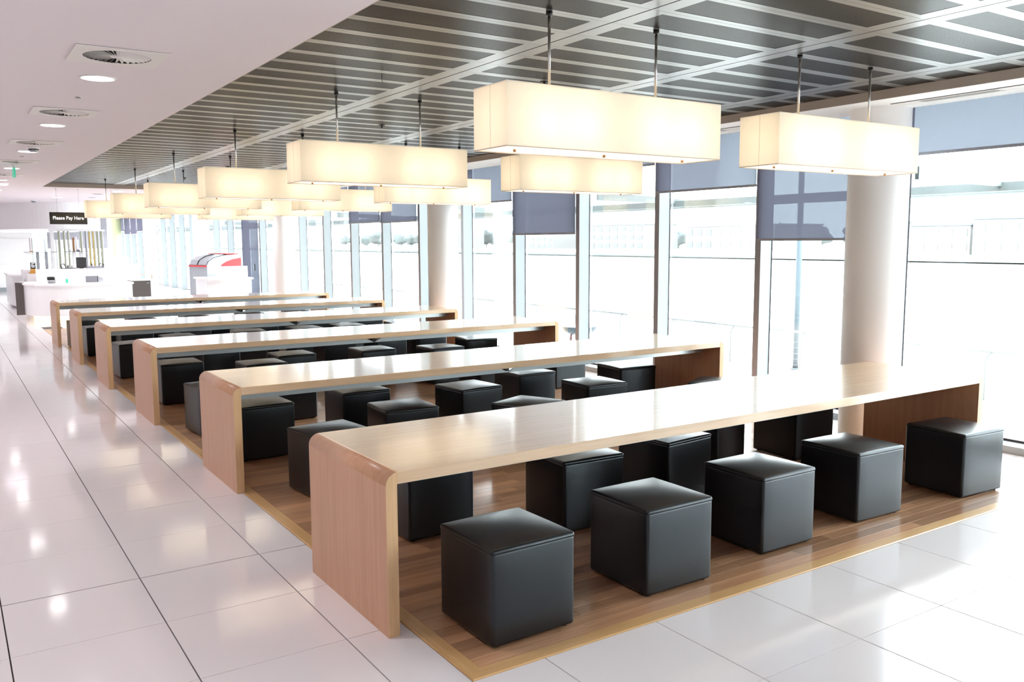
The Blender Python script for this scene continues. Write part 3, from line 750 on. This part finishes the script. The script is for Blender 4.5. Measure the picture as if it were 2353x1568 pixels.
# tills on the counter
t = thing('card_terminal', 'small white and black till printer on the left of the pay counter', 'till', (.46, 18.95, .836))
G().chbox(.15, .36, 0, .2, 0, .14, .008).obj('housing', 'white_gloss', t); G().chbox(0, .14, .0, .18, .07, .15, .008).obj('hood', 'black', t); G().chbox(.01, .13, -.01, .15, 0, .05, .006).obj('tray', 'grey_plastic', t)
G().chbox(.375, .42, .02, .1, 0, .09, .004).obj('cup', 'exit_green', t)
t = thing('till_screen', 'grey till screen seen from behind on the right of the pay counter', 'till', (1.26, 19.05, .836))
G().chbox(0, .25, 0, .03, 0, .145, .006).obj('back_shell', 'grey_plastic', t); G().chbox(.25, .262, -.005, .05, 0, .145, .003).obj('frame', 'black', t)
G().add([(.262, .0, 0), (.38, .04, .02), (.38, .14, .02), (.262, .14, 0), (.262, 0, .05), (.38, .04, .07), (.38, .14, .09), (.262, .14, .14)], [(0,3,2,1), (4,5,6,7), (0,1,5,4), (1,2,6,5), (2,3,7,6), (3,0,4,7)]).obj('keypad', 'silver', t)
# condiment station behind, black monitor and trays
t = thing('back_counter', 'low white service counter behind the pay counter upstand', 'counter', (0, 0, 0))
G().chbox(.5, 2.3, 20.75, 21.45, .0, 1.07, .01).obj('body', 'white_gloss', t); G().chbox(.48, 2.32, 20.72, 21.48, 1.07, 1.10, .004).obj('worktop', 'white_matt', t)
t = thing('menu_monitor', 'black square monitor back standing behind the pay counter', 'monitor', (1.31, 21.0, 1.10))
G().chbox(0, .23, 0, .03, .02, .295, .005).obj('screen', 'black', t); G().chbox(.07, .16, -.03, .08, 0, .02, .003).obj('stand', 'black', t)
for x0, lab, s_ in ((.98, 'black handled tray left of the black monitor', 1), (1.55, 'black and grey handled tray right of the black monitor', -1)):
    t = thing('cutlery_tray', lab, 'tray', (x0, 21.0, 1.10))
    G().chbox(0, .33 if s_ > 0 else .36, 0, .26, 0, .02 if s_ > 0 else .065, .004).obj('base', 'black' if s_ > 0 else 'grey_plastic', t)
    xx = 0 if s_ > 0 else .36
    G().tube([(xx, .02, .02), (xx-.03*s_, .02, .11), (xx+.05*s_, .02, .135), (xx+.10*s_, .02, .03)], .014, 8).obj('handle', 'black', t)
for i, (x0, hh, mt, lab) in enumerate([(1.15, .10, 'black', 'small black bottle left of the monitor'), (1.70, .13, 'black', 'tall slim black bottle right of the monitor'), (1.79, .06, 'brass', 'small dark jar at the right end of the shelf'), (1.62, .07, 'black', 'short black jar right of the monitor'), (1.24, .08, 'grey_plastic', 'grey shaker beside the monitor')]):
    t = thing('bottle', lab, 'bottle', (x0, 21.3, 1.10))
    G().cyl(0, 0, 0, hh*.7, .018, 12).cyl(0, 0, hh*.7, hh*.85, .018, 12, r1=.008).obj('body', mt, t); G().cyl(0, 0, hh*.85, hh, .009, 10).obj('cap', 'dark_metal', t)
t = thing('shelf_base', 'long low white cabinet carrying the glass shelves', 'cabinet', (0, 0, 0))
G().chbox(.18, 2.1, 21.9, 22.5, 0, 1.075, .006).obj('carcass', 'white_gloss', t)
# glass shelf on posts
for x0, x1, yy, lab in [(.24, 1.0, 22.0, 'thin glass shelf on pale posts, left of the slatted screen'), (1.15, 1.75, 22.0, 'thin glass shelf in front of the slatted screen')]:
    t = thing('glass_shelf', lab, 'shelf', (x0, yy, 1.10))
    G().box(0, x1-x0, 0, .34, .420, .432).obj('shelf', 'shelf_glass', t); G().box(0, x1-x0, -.004, 0, .418, .434).obj('front_edge', 'grey_plastic', t)
    for a in (.36*(x1-x0), .62*(x1-x0)): G().chbox(a, a+.075, .10, .16, -.024, .418, .004).obj('post', 'silver' if x0 < 1 else 'white_matt', t)
    G().tube([(.05, .13, .40), (.3*(x1-x0), .13, .36), (.7*(x1-x0), .13, .36), (x1-x0-.05, .13, .40)], .004, 6).obj('brace', 'chrome', t)
t = thing('tall_bottle', 'slender white bottle standing on the far glass shelf', 'bottle', (1.30, 22.15, 1.532)); G().cyl(0, 0, 0, .16, .028, 14, r1=.018).cyl(0, 0, .16, .31, .018, 12, r1=.010).obj('body', 'white_gloss', t)
t = thing('picture_box', 'tall narrow box with a brown pattern on the far glass shelf', 'box', (1.37, 22.15, 1.532)); G().chbox(.015, .06, 0, .05, 0, .36, .003).obj('box', 'brass', t); G().chbox(.08, .125, 0, .06, 0, .39, .003).obj('flap', 'white_gloss', t)
t = thing('napkin_holder', 'small dark wire holder at the right of the far glass shelf', 'holder', (1.52, 22.12, 1.532)); G().ring(0, 0, 0, .05, .03, .035, 16).obj('ring', 'grey_plastic', t); G().cyl(0, 0, 0, .012, .035, 16).obj('base', 'grey_plastic', t)
t = thing('display_board', 'narrow upright menu board on a wooden foot, left of the glass panel', 'sign', (.39, 22.0, 1.535))
G().chbox(0, .035, .0, .25, .02, .35, .003).obj('board', 'white_matt', t); G().chbox(.036, .042, 0, .25, .02, .35, .001).obj('edge', 'dark_metal', t); G().chbox(-.01, .06, -.02, .12, 0, .02, .002).obj('foot', 'orange', t)
t = thing('glass_screen', 'translucent grey sneeze-guard panel above the left shelf', 'screen', (.455, 22.36, 1.075)); G().box(0, .08, 0, .008, .0, .775).box(.08, .31, 0, .008, .42, .775).obj('pane', 'shelf_glass', t); G().box(.31, .315, -.002, .010, .42, .75).obj('edge', 'silver', t)
t = thing('stand_plinth', 'small white plinth under the chalkboard', 'plinth', (0, 0, 0)); G().chbox(.24, .47, 21.55, 21.80, 0, .985, .004).obj('body', 'white_gloss', t)
t = thing('chalkboard', 'little black chalkboard with white writing on an orange wooden stand', 'sign', (.30, 21.60, .985))
G().chbox(0, .17, 0, .12, 0, .035, .003).obj('stand', 'orange', t); G().chbox(.03, .16, .02, .11, .035, .12, .003).obj('block', 'orange', t)
G().chbox(.035, .155, .055, .065, .12, .285, .003).obj('board', 'black', t)
g = G()
for i, (a, b) in enumerate([(.055, .10), (.05, .14), (.055, .135), (.06, .13)]):
    zz = .225-.022*i; x = a
    while x < b:
        w_ = .006+.006*random.random(); g.box(x, min(x+w_, b), .0538, .0548, zz, zz+.008+.003*random.random()); x += w_+.004
g.box(.06, .13, .0538, .0548, .255, .270)
stuff(g.obj('chalk_writing', 'sign_white', t))
# rear left counter
t = thing('rear_counter', 'rounded white counter at the far left behind the pay counter', 'counter', (0, 0, 0))
g = G(); g.prism(dshape(.02, .96, 23.0, 26.2, (.7, 1.2, .2, .2)), .05, .86, 'z'); g.obj('body', 'white_gloss', t)
g = G(); g.prism(dshape(-.02, .99, 22.96, 26.24, (.72, 1.22, .2, .2)), .86, .90, 'z'); g.obj('worktop', 'white_matt', t)
g = G(); g.prism(dshape(.12, .9, 23.1, 26.1, (.66, 1.15, .2, .2)), 0, .05, 'z'); g.obj('plinth', 'grey_plastic', t)
# slatted screen
t = thing('slatted_screen', 'open screen of vertical slats in white, olive and ochre behind the pay counter', 'screen', (0, 24, 0))
G().chbox(1.02, 2.44, -.08, .12, 2.085, 2.13, .003).obj('head_rail', 'white_matt', t)
G().chbox(1.02, 2.44, -.08, .12, 0, .05, .003).obj('foot_rail', 'white_matt', t)
G().chbox(1.04, 1.13, -.08, .1, .05, 2.085, .004).obj('end_post', 'white_matt', t)
sx = [(1.24, 'olive'), (1.275, 'white_gloss'), (1.375, 'olive'), (1.40, 'white_gloss'), (1.48, 'olive'), (1.505, 'white_gloss'), (1.80, 'olive'), (1.83, 'white_gloss'), (1.92, 'grey_plastic'), (1.95, 'white_gloss'),
      (2.02, 'gold'), (2.05, 'white_gloss'), (2.12, 'gold'), (2.16, 'white_gloss'), (2.23, 'olive'), (2.26, 'white_gloss'), (2.33, 'olive'), (2.37, 'white_gloss')]
for x, m_ in sx: G().chbox(x, x+.024, -.05, .09, .05, 2.085, .002).obj('slat', m_, t)
# white boxes seen through the screen
for i, x in enumerate([1.18, 1.29, 1.40, 1.52, 1.64, 1.73, 1.84]):
    t = thing('white_locker', 'tall white locker seen through the slats, %s from the left' % ['first', 'second', 'third', 'fourth', 'fifth', 'sixth', 'seventh'][i], 'locker', (x+.25, 27.5, 0), 0, 'white lockers behind the slatted screen')
    G().chbox(0, .085, 0, .3, 0, 1.86, .003).obj('carcass', 'white_gloss', t); G().chbox(.004, .081, -.006, 0, .01, 1.85, .001).obj('door', 'white_matt', t)

# drum-shaped bulkhead over the screen
g = G(); pts = [(1.2+1.3*math.cos(a)*1.0, 25.4+2.3*math.sin(a)) for a in [PI+PI*i/40 for i in range(41)]] + [(2.5, 33), (-.1, 33)]
struct(g.prism(pts, 2.14, ZW, 'z').obj('wall_bulkhead', 'white_matt'), 'curved white bulkhead hanging above the counter area', 'bulkhead')
# far rooms
fw_ = struct(G().box(-9, 1.32, 33, 33.2, 0, ZW).obj('wall_front', 'wall'), 'white far wall behind the counters', 'wall')
struct(G().box(-9, 1.30, 32.94, 33, 0, .16).obj('baseboard_front', 'alu'), 'grey skirting of the far wall', 'skirting')
G().box(-3, 1.30, 32.975, 33, 1.92, 1.94).box(-3, 1.3, 32.97, 33, .98, 1.02).obj('groove', 'vent_white', fw_)
w_ = struct(G().box(1.3, 5.95, 45.8, 46, 0, .12).box(1.3, 5.95, 45.8, 46, 2.7, 3.2).obj('wall_end', 'white_matt'), 'glazed end wall of the far hall', 'wall')
for q in range(6): G().box(1.3+.76*q, 1.36+.76*q, 45.8, 45.95, .12, 2.7).obj('mullion', 'alu', w_)
G().box(1.36, 5.2, 45.9, 45.908, .12, 2.7).obj('pane', 'glass', w_)
t = thing('end_blind', 'wide grey blind at the far end seen through the slats', 'blind', (1.7, 32, 1.55)); G().box(0, 2.0, 0, .01, 0, 1.1).obj('fabric', 'grey_plastic', t); G().box(0, 2.0, -.006, .016, 1.1, 1.298).obj('cassette', 'alu', t)
# second white counter and kiosk
t = thing('service_counter', 'plain white service counter with an upstand, right of the pay counter', 'counter', (0, 0, 0))
G().chbox(2.65, 3.70, 26, 26.7, 0, 1.03, .01).obj('body', 'white_gloss', t); G().chbox(2.60, 3.74, 25.96, 26.74, 1.03, 1.08, .004).obj('worktop', 'white_matt', t); G().chbox(2.85, 3.45, 26.3, 26.34, 1.08, 1.30, .003).obj('upstand', 'white_matt', t)
t = thing('low_counter', 'low white counter extending right from the pay counter', 'counter', (0, 0, 0))
G().chbox(2.55, 3.50, 22.6, 24.2, 0, .64, .01).obj('body', 'white_gloss', t); G().chbox(2.5, 3.55, 22.55, 24.25, .64, .69, .004).obj('worktop', 'white_matt', t)
t = thing('kiosk_counter', 'white bow-fronted kiosk counter under the red and silver machine', 'counter', (0, 0, 0))
def bow(x0, x1, yf, yb, b, n=12): return [(x0+(x1-x0)*i/n, yf-b*math.sin(PI*i/n)) for i in range(n+1)] + [(x1, yb), (x0, yb)]
g = G(); g.prism(bow(3.80, 4.86, 18.2, 19.3, .18), 0, .845, 'z'); g.obj('body', 'white_gloss', t)
g = G(); g.prism(bow(3.76, 4.92, 18.16, 19.36, .18), .845, .885, 'z'); g.obj('worktop', 'white_matt', t)
G().chbox(4.08, 4.86, 18.42, 18.46, .885, 1.165, .003).obj('upstand', 'white_gloss', t)
G().chbox(4.87, 4.90, 18.25, 19.3, .05, .84, .003).obj('side_panel', 'alu', t)
# the machine: wedge body, red side, curved silver lids
t = thing('vending_cabinet', 'red and silver cabinet with two curved lids behind the white kiosk', 'display cabinet', (3.92, 20.55, 0), math.radians(-76))
side = [(.0, .35), (.0, 1.17), (.06, 1.27), (.22, 1.36), (.50, 1.42), (.98, 1.44), (1.0, .35)]
G().prism(side, .05, 1.0, 'x').obj('body', 'silver', t)
G().prism([(.36, 1.10), (.42, 1.18), (.54, 1.25), (.72, 1.31), (.97, 1.35), (.95, .4), (.40, .4)], 1.0, 1.012, 'x').obj('side_panel', 'red', t)
G().chbox(.05, 1.0, -.02, .0, 1.12, 1.16, .004).obj('front_stripe', 'red', t)
for a in (.09, .55):
    prof = [(-.018, 1.175), (.045, 1.29), (.21, 1.385), (.49, 1.445), (.49, 1.43), (.215, 1.365), (.058, 1.27), (-.002, 1.17)]
    G().prism(prof, a, a+.41, 'x').obj('lid', 'silver', t)
G().prism([(-.025, 1.18), (.040, 1.30), (.21, 1.40), (.45, 1.46), (.45, 1.44), (.215, 1.38), (.05, 1.285), (-.01, 1.175)], .505, .545, 'x').obj('lid_rail', 'dark_metal', t)
G().chbox(.05, 1.0, .55, .90, 1.44, 1.465, .006).obj('top_stripe', 'red', t)
G().chbox(.10, .95, .05, .95, .0, .35, .006).obj('plinth', 'grey_plastic', t)
# cafe table
t = thing('cafe_table', 'small round white cafe table on a thin chrome stem, far window aisle', 'table', (4.57, 28.8, 0))
G().cyl(0, 0, .645, .668, .40, 40).obj('top', 'oak_x', t); G().cyl(0, 0, .06, .645, .018, 12).obj('stem', 'chrome', t)
for a in (.3, 2.4, 4.5): G().tube([(0, 0, .07), (.15*math.cos(a), .15*math.sin(a), .05), (.33*math.cos(a), .33*math.sin(a), .014)], .012, 8).obj('leg', 'chrome', t)

# ------------------------------------------------------------------ outdoors
terr = struct(G().box(6.1, 12.9, -30, 120, -1.05, -.76).obj('ground_terrace', 'paving'), 'pale paved dockside terrace outside the windows', 'ground')
wat = G().box(12.9, 100, -150, 420, -1.5, -1.10).obj('water', 'water'); wat['kind'] = 'stuff'; tag(wat, 'calm pale dock water between the terrace and the far quay', 'water')
struct(G().box(100, 101, -150, 420, -1.5, -.55).box(100, 420, -150, 600, -1.6, -.95).obj('ground_far_quay', ['bank']), 'low stone quay edge on the far side of the water', 'ground')
struct(G().box(101, 420, -150, 600, -.95, -.6).obj('ground_apron', ['far_ground']), 'pale ground beyond the far quay', 'ground')
# brise-soleil
t = thing('brise_soleil', 'grey metal sun-shade of louvres fixed outside above the windows', 'sun shade', (0, 0, 0))
G().chbox(7.45, 7.53, -12, 46, 2.235, 2.325, .004).obj('front_beam', 'louvre', t)
for q in range(7): G().add([(7.62+.13*q, -12, 2.262), (7.70+.13*q, -12, 2.285), (7.70+.13*q, 46, 2.285), (7.62+.13*q, 46, 2.262), (7.62+.13*q, -12, 2.254), (7.70+.13*q, -12, 2.277), (7.70+.13*q, 46, 2.277), (7.62+.13*q, 46, 2.254)], [(0,1,2,3), (4,7,6,5), (0,4,5,1), (1,5,6,2), (2,6,7,3), (3,7,4,0)]).obj('louvre', 'louvre', t)
br = G().add([(6.0, -.02, 2.30), (8.5, -.02, 2.27), (8.5, .02, 2.27), (6.0, .02, 2.30), (6.0, -.02, 2.42), (8.5, -.02, 2.31), (8.5, .02, 2.31), (6.0, .02, 2.42)], [(0,3,2,1), (4,5,6,7), (0,1,5,4), (1,2,6,5), (2,3,7,6), (3,0,4,7)]).mesh('bracket', 'louvre')
for k in range(-4, 27, 3): inst('bracket', br, t, (0, YK(k)+.04, 0))
# railing
t = thing('railing', 'thin pale railing with curved posts along the dock edge', 'railing', (12, 0, -.76))
G().tube([(0, -12, .77), (0, 60, .77)], .022, 8).obj('top_rail', 'rail_paint', t)
for q in range(5): G().tube([(0, -12, .13+.11*q), (0, 60, .13+.11*q)], .004, 4).obj('wire', 'rail_paint', t)
pm_ = G().tube([(0, 0, 0), (0, 0, .60), (0, -.03, .70), (0, -.10, .76)], .016, 6).mesh('post', 'rail_paint')
for q in range(28): inst('post', pm_, t, (0, -5+1.75*q, 0))
t = thing('lamp_post', 'slim pale blue post standing outside behind the nearest column', 'post', (12.25, 7.55, -.76))
G().cyl(0, 0, .02, 5.2, .055, 16).obj('shaft', 'blue_post', t); G().cyl(0, 0, 0, .03, .11, 20).obj('base_plate', 'blue_post', t)
# small bistro table outside the fourth bay
t = thing('bistro_table', 'pale blue bowl-shaped outdoor table with red legs beyond the fourth oak table', 'table', (8.0, 8.95, -.76))
g = G(); vs = [(.33*math.sin(PI/2*j/8)*math.cos(2*PI*i/28), .33*math.sin(PI/2*j/8)*math.sin(2*PI*i/28), .98-.16*math.cos(PI/2*j/8)) for j in range(9) for i in range(28)]
g.add(vs, [(j*28+i, j*28+(i+1) % 28, (j+1)*28+(i+1) % 28, (j+1)*28+i) for j in range(8) for i in range(28)], 0, True); g.cyl(0, 0, .975, .985, .33, 28)
g.obj('bowl_top', 'blue_post', t)
for a in (.2, 1.77, 3.34, 4.91): G().tube([(.20*math.cos(a), .20*math.sin(a), .86), (.30*math.cos(a), .30*math.sin(a), .0)], .012, 8).obj('leg', 'pale_red', t)

# far buildings
def fbuild(x, y, w, d, h, nx, nz, lab, trim=None, name='far_building'):
    t = thing(name, lab, 'building', (x, y, -.6))
    G().chbox(0, d, 0, w, 0, h, .05).obj('wall', 'far_white', t)
    G().chbox(-.3, d+.3, -.3, w+.3, h, h+.35, .05).obj('roof', 'far_blue' if trim else 'far_white', t)
    wm = G().box(-.12, .05, 0, w/nx*.62, 0, h/nz*.5).mesh('window', 'far_glass')
    for i in range(nx):
        for j in range(nz): inst('window', wm, t, (0, w/nx*(i+.19), h/nz*(j+.28)))
fbuild(125, 52, 14, 14, 5.2, 6, 2, 'low white terminal building with a blue roof edge, far right across the water', True)
fbuild(128, 68, 16, 14, 4.4, 7, 2, 'low white shed with blue trim left of the terminal building', True)
fbuild(125, 36, 13, 14, 5.4, 5, 2, 'white warehouse with blue roof at the right edge across the water', True)
fbuild(150, 205, 15, 15, 17, 5, 9, 'tall pale apartment tower across the water, right of the two', None, 'apartment_tower')
fbuild(150, 268, 14, 15, 17, 5, 9, 'tall pale apartment tower across the water, left of the two', None, 'apartment_tower')
fbuild(150, 120, 30, 12, 5.5, 10, 2, 'long low white building across the water, middle of the view', None)
fbuild(150, 165, 26, 12, 6.5, 8, 3, 'long white building with rows of windows left of centre', None)
def blob(seed, r, ny=10, nx=16):
    rnd = random.Random(seed); g = G(); vs = []; fs = []
    ph = [rnd.random()*6 for _ in range(6)]
    for j in range(ny+1):
        for i in range(nx):
            a = 2*PI*i/nx; b = PI*j/ny
            k = 1 + .16*math.sin(3*a+ph[0]+2*b) + .13*math.sin(5*b+ph[1]+a) + .08*math.sin(7*a+ph[2]) + .06*rnd.random()
            vs.append((r*k*math.sin(b)*math.cos(a), r*k*math.sin(b)*math.sin(a), r*.8*k*math.cos(b)))
    for j in range(ny):
        for i in range(nx): fs.append((j*nx+i, (j+1)*nx+i, (j+1)*nx+(i+1) % nx, j*nx+(i+1) % nx))
    g.add(vs, fs, 0, True); return g.mesh('crown', 'leaf')
bms = [blob(s, 1.0) for s in range(5)]; trk = G().cyl(0, 0, 0, 1, .09, 8).mesh('trunk', 'bank')
for q in range(64):
    yy = 30+q*6.2+random.uniform(-1.5, 1.5); xx = 172 + 9*(q % 2); h = random.uniform(3.1, 3.9)*(1+.12*math.sin(q*.7))
    t = thing('far_tree', 'hazy green tree in the tree line on the far shore', 'tree', (xx, yy, -.6), 0, 'hazy trees on the far shore')
    o = inst('crown', bms[q % 5], t, (0, 0, h*1.0)); o.scale = (h*.9, h*1.0, h*.75); o = inst('trunk', trk, t); o.scale = (3, 3, h*.6)
